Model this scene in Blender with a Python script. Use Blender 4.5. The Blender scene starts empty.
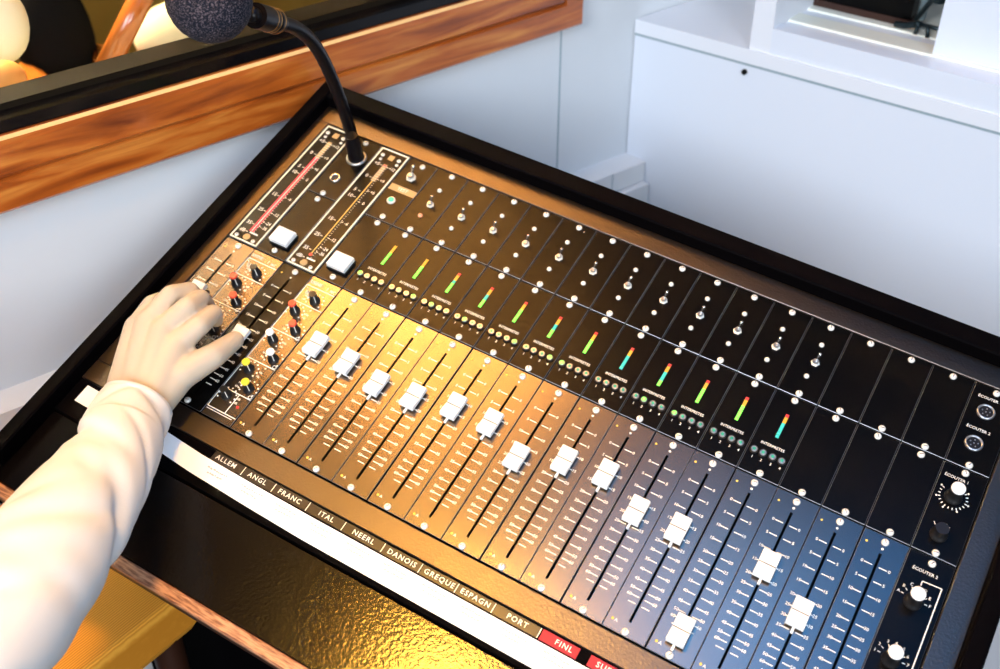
import bpy, math, random
from mathutils import Vector, Matrix
random.seed(7)
sc = bpy.context.scene
COL = sc.collection
V = Vector
mm = 0.001
# ---------------------------------------------------------------- frames
# console frame: x along the fader row, y up the panel, z out of the panel (mm)
M3 = Matrix(((0.9932787223321263, 0.035629887077512655, 0.11012670388739616),
             (0.0, 0.9514428501938427, -0.3078254421177967),
             (-0.11574705077132004, 0.3057564618480871, 0.9450479386125769)))
BASEZ = 0.98
ROOT = Matrix.Translation((0, 0, BASEZ)) @ M3.to_4x4()
RC = Matrix(((0.8626197886640719, 0.5022408420732113, -0.06034266118380635),
             (-0.38483462262508805, 0.7289861135298223, 0.5661109074286511),
             (0.3283129809102254, -0.4651165260816653, 0.8221175121182892)))
CP = V((531.0649526482821, -667.7921503841587, 890.2949724063336))
F = 1082.4246273909193


def at(u, v, z=0.0):
    """console-frame point (mm) at height z seen at photo position u, v"""
    d = RC.transposed() @ V(((u - 500) / F, -(v - 334.5) / F, -1))
    return CP + d * ((z - CP.z) / d.z)


def atd(u, v, depth):
    d = RC.transposed() @ V(((u - 500) / F, -(v - 334.5) / F, -1))
    return CP + d * depth


def W(p):
    """console mm -> world m"""
    return ROOT @ (V(p) * mm)


# room frame: s along the left wall (away), n out of the wall, z up (mm rel. console origin)
D1 = V((0.34649611080497744, 0.9380514086109697, 0))
NW = V((0.9380514086109697, -0.34649611080497744, 0))
P0 = V((-217.94252448815112, 68.50388521395668, 0))


def A(s, n, z):
    q = P0 + D1 * s + NW * n
    return V((q.x * mm, q.y * mm, z * mm + BASEZ))


# ---------------------------------------------------------------- materials
def mat(name, col, rough=.5, metal=0., spec=.5, emit=None, es=0., coat=0.):
    m = bpy.data.materials.new(name); m.use_nodes = True
    b = m.node_tree.nodes['Principled BSDF']
    b.inputs['Base Color'].default_value = (*col, 1)
    b.inputs['Roughness'].default_value = rough
    b.inputs['Metallic'].default_value = metal
    b.inputs['Specular IOR Level'].default_value = spec
    b.inputs['Coat Weight'].default_value = coat
    b.inputs['Coat Roughness'].default_value = .15
    if emit:
        b.inputs['Emission Color'].default_value = (*emit, 1)
        b.inputs['Emission Strength'].default_value = es
    return m


def nodes(m):
    return m.node_tree.nodes, m.node_tree.links, m.node_tree.nodes['Principled BSDF']


def bump(m, scale, strength, dist=.001, detail=4, stretch=None):
    N, L, b = nodes(m)
    tc = N.new('ShaderNodeTexCoord'); mp = N.new('ShaderNodeMapping')
    if stretch: mp.inputs['Scale'].default_value = stretch
    nz = N.new('ShaderNodeTexNoise'); nz.inputs['Scale'].default_value = scale; nz.inputs['Detail'].default_value = detail
    bp = N.new('ShaderNodeBump'); bp.inputs['Strength'].default_value = strength; bp.inputs['Distance'].default_value = dist
    L.new(tc.outputs['Object'], mp.inputs[0]); L.new(mp.outputs[0], nz.inputs['Vector'])
    L.new(nz.outputs['Fac'], bp.inputs['Height']); L.new(bp.outputs[0], b.inputs['Normal'])
    return nz, mp


def mottled(m, scale, c1, c2, lo=.35, hi=.65, stretch=None, detail=5, rough=None):
    N, L, b = nodes(m)
    tc = N.new('ShaderNodeTexCoord'); mp = N.new('ShaderNodeMapping')
    if stretch: mp.inputs['Scale'].default_value = stretch
    nz = N.new('ShaderNodeTexNoise'); nz.inputs['Scale'].default_value = scale; nz.inputs['Detail'].default_value = detail
    r = N.new('ShaderNodeValToRGB')
    r.color_ramp.elements[0].position = lo; r.color_ramp.elements[0].color = (*c1, 1)
    r.color_ramp.elements[1].position = hi; r.color_ramp.elements[1].color = (*c2, 1)
    L.new(tc.outputs['Object'], mp.inputs[0]); L.new(mp.outputs[0], nz.inputs['Vector'])
    L.new(nz.outputs['Fac'], r.inputs[0]); L.new(r.outputs[0], b.inputs['Base Color'])
    if rough:
        mr = N.new('ShaderNodeMapRange'); mr.inputs['To Min'].default_value = rough[0]; mr.inputs['To Max'].default_value = rough[1]
        L.new(nz.outputs['Fac'], mr.inputs['Value']); L.new(mr.outputs[0], b.inputs['Roughness'])
    return r


m_fader = mat('satin_fader_panel', (.18, .16, .152), .27, 1., .5)
bump(m_fader, 900, .015)
m_black = mat('black_anodised_panel', (.003, .003, .003), .22, 0, .13)
mottled(m_black, 22, (.0015, .0015, .0018), (.003, .0025, .002), rough=(.24, .26), detail=1.5)
m_band = mat('textured_brown_black_metal', (.12, .10, .085), .36, 1., .7)
bump(m_band, 420, .35, .0008, 3)
m_frame = mat('matt_black_frame', (.0015, .0012, .0016), .6, 0, .015)
m_tray = mat('black_tray', (.001, .001, .001), .8, 0, .1)
m_white = mat('white_plastic', (.88, .88, .86), .45)
m_print = mat('white_print', (.82, .80, .74), .55)
m_cream = mat('cream_meter_outline', (.85, .80, .62), .5)
m_amber = mat('amber_print', (.75, .5, .08), .5)
m_screw = mat('nickel_screw', (.88, .86, .80), .4, .3)
m_chrome = mat('chrome', (.85, .85, .85), .18, 1.)
m_silver = mat('satin_silver_ring', (.5, .51, .53), .3, .9)
m_arris = mat('bare_metal_edge', (.34, .35, .38), .38, 1.)
m_slot = mat('slot_black', (.001, .001, .001), .7, 0, .1)
m_knob = mat('black_knob', (.006, .006, .007), .4, 0, .4)
m_red = mat('red_cap', (.75, .07, .03), .4)
m_yellow = mat('yellow_cap', (.85, .68, .04), .4)
m_stripe = mat('cap_centre_line', (.10, .10, .10), .6)
m_lred = mat('led_red', (.5, .03, .03), .4, emit=(1, .03, .04), es=.35)
m_lor = mat('led_orange', (.6, .3, .03), .4, emit=(1, .42, .04), es=.35)
m_lgreen = mat('led_green_lit', (.2, .8, .1), .4, emit=(.18, 1, .05), es=.95)
m_lteal = mat('led_teal_unlit', (.04, .50, .45), .4, emit=(.02, .5, .45), es=.15)
m_bunlit = mat('button_lens_unlit', (.03, .35, .22), .35)
m_blit = mat('button_lens_lit', (.2, .8, .1), .4, emit=(.22, 1, .12), es=1.0)
m_rbar = mat('red_meter_bar', (.55, .02, .04), .4, emit=(.9, .02, .06), es=.35)
m_hatch = mat('tan_meter_hatch', (.50, .32, .14), .5)
m_goldline = mat('ochre_meter_line', (.70, .45, .12), .5)
m_paper = mat('white_paper', (.90, .90, .92), .7)
m_pencil = mat('grey_pencil', (.42, .42, .44), .8)
m_tape = mat('black_label_tape', (.010, .007, .006), .35)
m_tapered = mat('red_label_tape', (.36, .02, .035), .5, 0, .25)
m_pad = mat('black_leatherette', (.0015, .001, .001), .19, 0, .42)
bump(m_pad, 300, .22, .001, 3)
m_side = mat('dark_brown_board', (.035, .010, .004), .5)
m_edge = mat('ribbed_wood_edging', (.3, .13, .06), .55)
mottled(m_edge, 60, (.16, .055, .028), (.50, .25, .13), .35, .62, (1.2, 9, 9))
m_skin = mat('skin', (.47, .41, .33), .5, 0, .3)
N, L, b_ = nodes(m_skin)
b_.inputs['Subsurface Weight'].default_value = .12
b_.inputs['Subsurface Radius'].default_value = (.010, .004, .002)
m_shirt = mat('white_shirt_cloth', (.64, .64, .64), .85, 0, .2)
bump(m_shirt, 900, .15, .0006)
m_foam = mat('dark_foam_windscreen', (.02, .02, .03), .9, 0, .3)
mottled(m_foam, 750, (.001, .003, .010), (.14, .11, .13), .50, .70)
N, L, b_ = nodes(m_foam)
m_stem = mat('black_rubber_gooseneck', (.003, .002, .003), .35, 0, .22)
m_brass = mat('brass_ring_and_highlight', (.65, .38, .14), .35, .8)  # barrel rings, and the highlight put on the gooseneck as a strip


def wood(name, c1, c2, c3, axis_scale, rough=.3, coat=.3, rot=0):
    m = mat(name, c2, rough, 0, .5, coat=coat)
    N, L, b = nodes(m)
    tc = N.new('ShaderNodeTexCoord'); mp = N.new('ShaderNodeMapping')
    mp.inputs['Rotation'].default_value = (0, 0, rot)
    mp2 = N.new('ShaderNodeMapping'); mp2.inputs['Scale'].default_value = axis_scale
    nz = N.new('ShaderNodeTexNoise'); nz.inputs['Scale'].default_value = 6; nz.inputs['Detail'].default_value = 7
    nz.inputs['Distortion'].default_value = .6
    r = N.new('ShaderNodeValToRGB'); e = r.color_ramp.elements
    e[0].position = .3; e[0].color = (*c1, 1); e[1].position = .72; e[1].color = (*c3, 1)
    k = e.new(.5); k.color = (*c2, 1)
    L.new(tc.outputs['Object'], mp.inputs[0]); L.new(mp.outputs[0], mp2.inputs[0]); L.new(mp2.outputs[0], nz.inputs['Vector'])
    L.new(nz.outputs['Fac'], r.inputs[0]); L.new(r.outputs[0], b.inputs['Base Color'])
    return m


AW = -math.atan2(D1.y, D1.x)
m_wood = wood('varnished_orange_wood', (.17, .028, .004), (.47, .105, .012), (.70, .26, .045), (1.0, 9, 9), .3, .5, AW)
m_floor = wood('dark_floor', (.01, .006, .004), (.02, .011, .007), (.04, .02, .01), (2, 12, 1), .5, .1)


def plaster(name, c1, c2, scale=3):
    m = mat(name, c1, .75, 0, .2)
    mottled(m, scale, c1, c2, .3, .7, detail=6)
    return m


m_wall = plaster('painted_wall_panel', (.64, .67, .71), (.70, .72, .74))
m_trunk = plaster('white_trunking', (.74, .75, .77), (.80, .81, .82))
m_cab = mat('white_lacquer', (.74, .78, .86), .35, 0, .4)
m_lid = mat('white_lid', (.78, .80, .85), .35, 0, .4)
m_cream2 = mat('cream_white_sill', (.86, .85, .74), .4)
m_crack = mat('dark_gap', (.10, .09, .085), .9)
m_bluegap = mat('grey_gap', (.30, .38, .42), .8)
m_rail = mat('black_glazing_rail', (.003, .0025, .003), .18, 0, .3)
m_bead = mat('dark_olive_bead', (.012, .008, .004), .5, 0, .1)
m_ochre = plaster('ochre_wall', (.36, .20, .035), (.48, .29, .06))
m_mustard = mat('mustard_ribbed_fabric', (.60, .25, .02), .6, 0, .3)
m_glass = mat('glass', (1, 1, 1), 0, 0, .4)
N, L, b_ = nodes(m_glass); b_.inputs['Transmission Weight'].default_value = 1; b_.inputs['IOR'].default_value = 1.02

# ---------------------------------------------------------------- mesh builder
_txt = {}


def text_geo(s, res=2, sp=1.):
    if (s, sp) in _txt: return _txt[(s, sp)]
    cu = bpy.data.curves.new('t', 'FONT'); cu.body = s; cu.size = 1; cu.resolution_u = res
    cu.space_character = sp; cu.align_x = 'CENTER'; cu.align_y = 'CENTER'; cu.offset = .010
    o = bpy.data.objects.new('t', cu); COL.objects.link(o)
    dg = bpy.context.evaluated_depsgraph_get()
    me = bpy.data.meshes.new_from_object(o.evaluated_get(dg))
    vs = [v.co.copy() for v in me.vertices]; fs = [tuple(p.vertices) for p in me.polygons]
    bpy.data.objects.remove(o); bpy.data.curves.remove(cu); bpy.data.meshes.remove(me)
    _txt[(s, sp)] = (vs, fs)
    return _txt[(s, sp)]


class MB:
    def __init__(self):
        self.v = []; self.f = []; self.mi = []; self.mats = []; self.sm = []

    def _m(self, m):
        if m not in self.mats: self.mats.append(m)
        return self.mats.index(m)

    def add(self, vs, fs, m, smooth=False):
        o = len(self.v); self.v += [V(p) for p in vs]; k = self._m(m)
        for f in fs:
            self.f.append(tuple(i + o for i in f)); self.mi.append(k); self.sm.append(smooth)

    def box(self, x0, x1, y0, y1, z0, z1, m, ch=0., chm=None):
        if ch <= 0:
            vs = [(x, y, z) for z in (z0, z1) for y in (y0, y1) for x in (x0, x1)]
            fs = [(0, 2, 3, 1), (4, 5, 7, 6), (0, 1, 5, 4), (1, 3, 7, 5), (3, 2, 6, 7), (2, 0, 4, 6)]
            self.add(vs, fs, m); return
        r = []
        for (dx, z) in ((0, z0), (0, z1 - ch), (ch, z1)):
            r.append([(x0 + dx, y0 + dx, z), (x1 - dx, y0 + dx, z), (x1 - dx, y1 - dx, z), (x0 + dx, y1 - dx, z)])
        vs = sum(r, []); fs = [(3, 2, 1, 0), (8, 9, 10, 11)]
        for k in (0, 4):
            for i in range(4):
                j = (i + 1) % 4; fs.append((k + i, k + j, k + 4 + j, k + 4 + i))
        if chm:
            self.add(vs, fs[:6], m); self.add(vs, fs[6:], chm)
        else:
            self.add(vs, fs, m)

    def rect(self, x0, x1, y0, y1, z, m):
        self.add([(x0, y0, z), (x1, y0, z), (x1, y1, z), (x0, y1, z)], [(0, 1, 2, 3)], m)

    def quad(self, a, b, c, d, m):
        self.add([a, b, c, d], [(0, 1, 2, 3)], m)

    def line(self, a, b, w, z, m):
        a = V((*a, z)); b = V((*b, z)); d = (b - a).normalized(); n = V((-d.y, d.x, 0)) * w / 2
        self.add([a - n, b - n, b + n, a + n], [(0, 1, 2, 3)], m)

    def lathe(self, c, prof, m, seg=20, axis=(0, 0, 1), smooth=True, cap=True):
        """prof: (radius, height) from the bottom up"""
        ax = V(axis).normalized()
        t = V((1, 0, 0)) if abs(ax.x) < .8 else V((0, 1, 0))
        u = (t - ax * t.dot(ax)).normalized(); w = ax.cross(u); c = V(c)
        vs = []; fs = []
        for r, h in prof:
            for i in range(seg):
                a = 2 * math.pi * i / seg
                vs.append(c + ax * h + (u * math.cos(a) + w * math.sin(a)) * r)
        for k in range(len(prof) - 1):
            for i in range(seg):
                j = (i + 1) % seg
                fs.append((k * seg + i, k * seg + j, (k + 1) * seg + j, (k + 1) * seg + i))
        self.add(vs, fs, m, smooth)
        if cap:
            n = len(prof) - 1
            self.add([vs[n * seg + i] for i in range(seg)], [tuple(range(seg))], m)

    def text(self, s, x, y, h, z, m, rot=0, wscale=1., sp=1.):
        vs, fs = text_geo(s, 2, sp); k = h / .70
        c, s_ = math.cos(rot), math.sin(rot); out = []
        for p in vs:
            a, b = p.x * k * wscale, p.y * k
            out.append((x + a * c - b * s_, y + a * s_ + b * c, z))
        self.add(out, fs, m)

    def tube(self, pts, rad, m, seg=12, cap=True, closed=False):
        pts = [V(p) for p in pts]; n = len(pts)
        if not hasattr(rad, '__len__'): rad = [rad] * n
        T = []
        for i in range(n):
            a = pts[max(i - 1, 0)]; b = pts[min(i + 1, n - 1)]; T.append((b - a).normalized())
        u = T[0].orthogonal().normalized(); vs = []; fs = []
        for i in range(n):
            u = (u - T[i] * u.dot(T[i])).normalized(); w = T[i].cross(u)
            for k in range(seg):
                a = 2 * math.pi * k / seg
                vs.append(pts[i] + (u * math.cos(a) + w * math.sin(a)) * rad[i])
        for i in range(n - 1):
            for k in range(seg):
                j = (k + 1) % seg; fs.append((i * seg + k, i * seg + j, (i + 1) * seg + j, (i + 1) * seg + k))
        if cap:
            fs.append(tuple(reversed(range(seg)))); fs.append(tuple((n - 1) * seg + k for k in range(seg)))
        self.add(vs, fs, m, True)

    def build(self, name, parent=None, tf=None, label=None):
        me = bpy.data.meshes.new(name)
        pts = [tf(p) for p in self.v] if tf else [p * mm for p in self.v]
        me.from_pydata([tuple(p) for p in pts], [], self.f)
        for m in self.mats: me.materials.append(m)
        me.polygons.foreach_set('material_index', self.mi)
        me.polygons.foreach_set('use_smooth', self.sm)
        me.update()
        o = bpy.data.objects.new(name, me); COL.objects.link(o)
        if parent: o.parent = parent
        if label: o['label'] = label
        return o


def empty(name, label, cat, mw=None, group=None):
    o = bpy.data.objects.new(name, None); COL.objects.link(o); o.empty_display_size = .05
    if mw is not None: o.matrix_world = mw
    o['label'] = label; o['category'] = cat
    if group: o['group'] = group
    return o


def struct(o):
    o['kind'] = 'structure'; return o


def tagm(o, label, cat, group=None):
    o['label'] = label; o['category'] = cat
    if group: o['group'] = group
    return o


def place_copy(proto, name, parent, loc):
    c = proto.copy(); c.name = name; COL.objects.link(c); c.parent = parent; c.location = V(loc) * mm
    for ch in proto.children:
        d = ch.copy(); COL.objects.link(d); d.parent = c
    return c


# ================================================================= CONSOLE
console = empty('mixing_console', 'black multi channel mixing console with rows of white faders, toggle switches and a label strip',
                'mixing console', ROOT)
XL, XR = -153, 640
PAD_F = -531
# ---- housing (tray under the modules, body) with raised black rim
b = MB()
b.box(-170, 664, -446, 26, -40, -8, m_tray)
b.build('housing', console, label='dark tray under the modules')


def rim(name, x0, x1, y0, y1, z0, z1):
    q = MB(); q.box(x0, x1, y0, y1, z0, z1, m_frame, 1.6); return q.build(name, console)


rim('rim', -186, -170, -542, 47, -40, 17)
rim('rim', 664, 681, -542, 47, -40, 17)
rim('rim', -170, 664, 25, 47, -40, 17)
# ---- textured surround
b = MB()
for (x0, x1, y0, y1) in ((-170, 664, .6, 25), (-170, XL - .4, -381, .6), (641, 664, -381, .6), (-170, 664, -404.5, -381.6)):
    b.box(x0, x1, y0, y1, -6, .6, m_band, .7)
b.build('surround_panel', console)


# ---- shared small pieces
def screw(parent, x, y, n=1):
    a = random.uniform(0, math.pi)
    q = MB()
    q.lathe((0, 0, 0), [(3.3, 0), (3.3, .9), (2.9, 1.7), (1.9, 2.3), (.9, 2.5)], m_screw, 16)
    q.line((-1.9 * math.cos(a), -1.9 * math.sin(a)), (1.9 * math.cos(a), 1.9 * math.sin(a)), .7, 2.58, m_stripe)
    return q


SCREWS = []
for i in range(5):
    o_ = screw(None, 0, 0).build('screw'); COL.objects.unlink(o_); SCREWS.append(o_)


def put_screw(parent, x, y, z=0.):
    o = random.choice(SCREWS).copy(); o.name = 'screw'; COL.objects.link(o); o.parent = parent; o.location = V((x, y, z)) * mm
    return o


def plate(q, x0, x1, y0, y1, m, slot=None, z=0.):
    g = .45
    x0 += g; x1 -= g; y0 += g; y1 -= g
    ch = .42
    if slot is None:
        q.box(x0, x1, y0, y1, z - 3, z, m, ch, m_arris); return
    sx0, sx1, sy0, sy1 = slot
    X = [x0 + ch, sx0, sx1, x1 - ch]; Y = [y0 + ch, sy0, sy1, y1 - ch]
    for i in range(3):
        for j in range(3):
            if i == 1 and j == 1: continue
            q.rect(X[i], X[i + 1], Y[j], Y[j + 1], z, m)
    o = [(x0, y0), (x1, y0), (x1, y1), (x0, y1)]; t = [(x0 + ch, y0 + ch), (x1 - ch, y0 + ch), (x1 - ch, y1 - ch), (x0 + ch, y1 - ch)]
    s = [(sx0, sy0), (sx1, sy0), (sx1, sy1), (sx0, sy1)]
    for i in range(4):
        j = (i + 1) % 4
        q.quad((*o[i], z - ch), (*o[j], z - ch), (*t[j], z), (*t[i], z), m_arris)
        q.quad((*o[i], z - 3), (*o[j], z - 3), (*o[j], z - ch), (*o[i], z - ch), m)
        q.quad((*s[j], z - 6), (*s[i], z - 6), (*s[i], z), (*s[j], z), m_slot)
    q.rect(sx0, sx1, sy0, sy1, z - 6, m_slot)


MARKS = [-221.5, -235.6, -249.7, -263.7, -277.8, -288.2, -298.2, -308.4, -318.6, -328.5, -337, -343.5, -350]
NUMS = ['0', '5', '10', '15', '20', '25', '30', '35', '40', '45', '50', '60', '']


def fader_marks(q, cx, x0, x1, z=.06):
    for y, s in zip(MARKS, NUMS):
        q.line((cx - 10, y), (cx - 2.8, y), .95, z, m_print)
        q.line((cx + 2.8, y), (cx + 10, y), .95, z, m_print)
        if s:
            q.text(s, cx - 11.9, y, 2.9, z, m_print); q.text(s, cx + 11.9, y, 2.9, z, m_print)


def fader_cap(parent, x, yapp, lever=True, tag=None):
    """yapp: where the cap's top reads on the panel plane"""
    q = MB(); w, l, h = 7.9, 13.2, 9.5
    prof = [(-l, 3.2), (-l + .6, h - .8), (-l + 1.6, h), (-.7, h - 1.9), (0, h - 2.2), (.7, h - 1.9), (l - 1.6, h), (l - .6, h - .8), (l, 3.2)]
    vs = []; n = len(prof)
    for (sx, ins) in ((-w, 0), (-w + .7, .7), (w - .7, .7), (w, 0)):
        for (py, pz) in prof:
            vs.append((sx, py, pz - (0.7 - ins if ins == 0 and pz > 4 else 0)))
    fs = []
    for k in range(3):
        for i in range(n - 1):
            fs.append((k * n + i, (k + 1) * n + i, (k + 1) * n + i + 1, k * n + i + 1))
    fs.append(tuple(range(n))); fs.append(tuple(reversed(range(3 * n, 4 * n))))
    fs.append((0, n - 1, 4 * n - 1, 3 * n))
    q.add(vs, [tuple(f) for f in fs], m_white)
    q.box(-w + .4, w - .4, -.5, .5, h - 2.4, h - 1.8, m_stripe)
    q.box(-2.2, 2.2, -9, 9, -4, 3.4, m_slot)
    # exposed slider blade at the near end
    q.box(-1.1, 1.1, -17.5, -12.5, -1, 1.6, m_white)
    o = q.build('fader_knob', parent)
    k = 1 - 9 / CP.z
    yt = CP.y + (yapp - CP.y) * k
    o.location = V((x, yt, 0)) * mm
    return o


# ---- fader modules (15)
CAPY = [-259.4, -262, -268.8, -264.6, -255.3, -254.2, -274.1, -256.1, -250.6, -270.3, -268.3, -350.8, -262.8, -289.3, -346]
q = MB()
plate(q, -20, 20, -380, -190.6, m_fader, (-1.25, 1.25, -366.5, -208.5))
fader_marks(q, 0, -20, 20)
q.lathe((0, -203.8, 0), [(1.15, 0), (1.15, .1)], m_print, 10)
q.lathe((-14.5, -202.5, 0), [(1.1, 0), (1.1, .1)], m_amber, 10)
q.lathe((-14.3, -370, 0), [(1.3, 0), (1.3, .1)], m_amber, 10)
q.text('A', -10.9, -370.3, 3.0, .07, m_print)
fproto = q.build('fader_module')
COL.objects.unlink(fproto)
for k in range(15):
    o = fproto.copy(); o.name = 'fader_module'; COL.objects.link(o); o.parent = console; o.location = V((20 + 40 * k + [.25, -.2, .1, -.3, .3, 0, -.15][k % 7], 0, 0)) * mm
    fader_cap(o, 0, CAPY[k])
    put_screw(o, 0, -197); put_screw(o, .3, -376)

# ---- level modules (k 0..11)
LIT = {0: 0, 1: 3, 2: 1, 3: 1, 4: 3, 5: 3, 6: 0, 8: 1, 9: 0}
GREEN = {0: 5, 1: 5, 2: 4, 3: 3, 4: 5, 5: 3, 6: 5, 7: 0, 8: 2, 9: 5, 10: 5, 11: 0}
for k in range(16):
    if k == 15: continue
    q = MB(); plate(q, -20, 20, -190, -95.3, m_black)
    if k < 12:
        q.text('INTERPRETES', .4, -155, 2.9, .07, m_print, 0, .93)
        for i, dx in enumerate((-12.8, -4.2, 5.0, 13.8)):
            q.text(str(i + 1), dx + .5, -173, 2.7, .07, m_print)
    o = q.build('level_module' if k < 12 else 'blank_module', console); o.location = V((20 + 40 * k, 0, 0)) * mm
    put_screw(o, 0, -100); put_screw(o, .7, -186)
    if k < 12:
        q = MB(); q.box(-1.9, 1.9, -145.5, -116.8, 0, .5, m_slot)
        for s in range(8):
            m = m_lred if s == 7 else m_lor if s in (5, 6) else (m_lgreen if s < GREEN[k] else m_lteal)
            if k in (0, 1) and s == 7: m = m_lor
            y0 = -145 + s * 3.5
            q.box(-1.6, 1.6, y0, y0 + 3.2, .5, 1.3, m, .3)
        q.build('level_meter', o)
        for i, dx in enumerate((-12.8, -4.2, 5.0, 13.8)):
            q = MB(); lit = LIT.get(k) == i
            q.lathe((0, 0, 0), [(4.0, 0), (4.0, 1.6), (3.3, 2.0), (3.3, 1.2)], m_knob, 18)
            q.lathe((0, 0, 0), [(2.95, .5), (3.05, 2.1), (2.6, 2.5)], m_silver, 18)
            q.lathe((0, 0, 0), [(2.3 if lit else 1.6, 2.2), (2.2 if lit else 1.5, 3.0), (1.3, 3.3)], m_blit if lit else m_bunlit, 16)
            p_ = q.build('push_button', o); p_.location = V((dx - .6, -165.8, 0)) * mm


# ---- switch modules
def toggle(parent, x, y, s=1., tip=None):
    q = MB()
    q.lathe((0, 0, 0), [(4.4 * s, 0), (4.4 * s, .8), (3.6 * s, 1.0), (3.6 * s, 2.6 * s), (2.4 * s, 2.9 * s), (2.4 * s, 4 * s)], m_screw, 6, smooth=False)
    q.lathe((0, 0, 0), [(3.0 * s, .5), (3.0 * s, 3.2 * s), (2.2 * s, 4.6 * s)], m_silver, 16)
    tp = tip or V((1.5, 3.6, 11.5)) * s
    q.tube([V((0, 0, 3 * s)), V(tp) * .55 + V((0, 0, 1.2)), V(tp), V(tp) * 1.06, V(tp) * 1.1], [1.0 * s, 1.15 * s, 1.75 * s, 1.6 * s, .7 * s], m_chrome, 12)
    o = q.build('toggle_switch', parent); o.location = V((x, y, 0)) * mm
    return o


def lamp(parent, x, y, m=m_screw):
    q = MB(); q.lathe((0, 0, 0), [(2.6, 0), (2.5, 1.1), (1.9, 2.1), (.8, 2.6)], m, 16)
    o = q.build('indicator_lamp', parent); o.location = V((x, y, 0)) * mm
    return o


m_redlamp = mat('orange_red_lens', (.8, .35, .2), .3, emit=(1, .25, .1), es=.2)
for k in range(15):
    q = MB(); plate(q, -20, 20, -94.7, 0, m_black)
    if k == 4: q.lathe((8.5, -8, 0), [(1, 0), (1, .6), (.5, .9)], m_chrome, 10)
    o = q.build('switch_module' if k < 12 else 'blank_module', console); o.location = V((20 + 40 * k, 0, 0)) * mm
    put_screw(o, 1 if k < 8 else 0, -5.4); put_screw(o, .5, -90.5)
    if k < 12:
        toggle(o, 1.2, -51)
        lamp(o, -.7, -28.7); lamp(o, -.5, -69, m_redlamp if k == 0 else m_screw)

# ---- listening section (k 15)
q = MB(); plate(q, -20, 20, -94.7, 0, m_black)
q.text('ÉCOUTER 1', -3, -14, 2.9, .07, m_print); q.text('ÉCOUTER 2', -3, -50.5, 2.9, .07, m_print)
o = q.build('socket_module', console); o.location = V((620, 0, 0)) * mm
put_screw(o, .5, -5.4); put_screw(o, .5, -90.5)
for y in (-29.5, -66.5):
    q = MB()
    q.lathe((0, 0, 0), [(8.3, 0), (8.3, 1.2), (7.6, 1.9), (6.6, 1.9), (6.4, .3)], m_silver, 28)
    q.lathe((0, 0, 0), [(6.4, .2), (6.3, .6)], m_knob, 24)
    for a in range(5):
        t = math.radians(90 + 72 * a); q.lathe((3.6 * math.cos(t), 3.6 * math.sin(t), .6), [(.7, 0), (.6, .6)], m_silver, 8)
    q.lathe((0, 0, .6), [(.7, 0), (.6, .6)], m_silver, 8)
    p_ = q.build('headphone_socket', o); p_.location = V((-2.5, y, 0)) * mm


def potm(parent, x, y, capm, r=6.6, h=17, name='control_knob', ptr=70):
    q = MB()
    q.lathe((0, 0, 0), [(r + 1.6, 0), (r + 1.4, 2), (r, 2.4), (r * .92, h - 1)], m_knob, 24)
    if capm:
        q.lathe((0, 0, 0), [(r * .98, h - 1.2), (r * .98, h + .6), (r * .8, h + 1.2)], capm, 24)
    for i in range(12):
        t = math.radians(i * 30)
        q.lathe((math.cos(t) * (r + 1.1), math.sin(t) * (r + 1.1), 0), [(.5, .4), (.45, 2.2)], m_knob, 6)
    t = math.radians(ptr)
    c, s_ = math.cos(t), math.sin(t)
    q.add([(c * (r + .05) - s_ * .4, s_ * (r + .05) + c * .4, 2.6), (c * (r + .05) + s_ * .4, s_ * (r + .05) - c * .4, 2.6),
           (c * (r * .93 + .1) + s_ * .4, s_ * (r * .93 + .1) - c * .4, h - 1.2), (c * (r * .93 + .1) - s_ * .4, s_ * (r * .93 + .1) + c * .4, h - 1.2)],
          [(0, 1, 2, 3)], m_print)
    o = q.build(name, parent); o.location = V((x, y, 0)) * mm
    return o


q = MB(); plate(q, -20, 20, -190, -95.3, m_black)
q.text('ÉCOUTER 1', -5, -108.2, 2.9, .07, m_print)
for i in range(19):
    t = math.radians(-240 + i * 300 / 18 + 30)
    c, s_ = math.cos(t), math.sin(t); r0, r1 = 10.8, 12.9
    q.line((-2.5 + c * r0, -127.5 + s_ * r0), (-2.5 + c * r1, -127.5 + s_ * r1), .9, .07, m_print)
    if i % 3 == 0: q.lathe((-2.5 + c * 14.2, -127.5 + s_ * 14.2, 0), [(.9, 0), (.9, .1)], m_print, 8)
for a_ in (60, 90, 125):
    t = math.radians(a_); c, s_ = math.cos(t), math.sin(t)
    q.line((-2.5 + c * 9.5, -168 + s_ * 9.5), (-2.5 + c * 12.5, -168 + s_ * 12.5), .8, .07, m_print)
o = q.build('volume_module', console); o.location = V((620, 0, 0)) * mm
put_screw(o, 0, -100); put_screw(o, .5, -186)
potm(o, -2.5, -127.5, m_white, 6.2, 17.5); potm(o, -2.5, -168, None, 6.2, 14)

q = MB(); plate(q, -20, 20, -380, -190.6, m_black)
q.text('ÉCOUTER 2', -1.6, -207, 2.9, .07, m_print)
cx, cy = -2.6, -235
for s, a_ in zip('ABCDEF', (170, 142, 113, 62, 32, 2)):
    t = math.radians(a_); q.text(s, cx + 13.6 * math.cos(t), cy + 13.6 * math.sin(t), 2.7, .07, m_print)
    q.line((cx + 9 * math.cos(t), cy + 9 * math.sin(t)), (cx + 11.4 * math.cos(t), cy + 11.4 * math.sin(t)), .7, .07, m_print)
cy = -291
for s, a_ in zip('1234567', (178, 150, 118, 90, 60, 32, 2)):
    t = math.radians(a_); q.text(s, cx + 13.6 * math.cos(t), cy + 13.6 * math.sin(t), 2.7, .07, m_print)
    q.line((cx + 9 * math.cos(t), cy + 9 * math.sin(t)), (cx + 11.4 * math.cos(t), cy + 11.4 * math.sin(t)), .7, .07, m_print)
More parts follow.
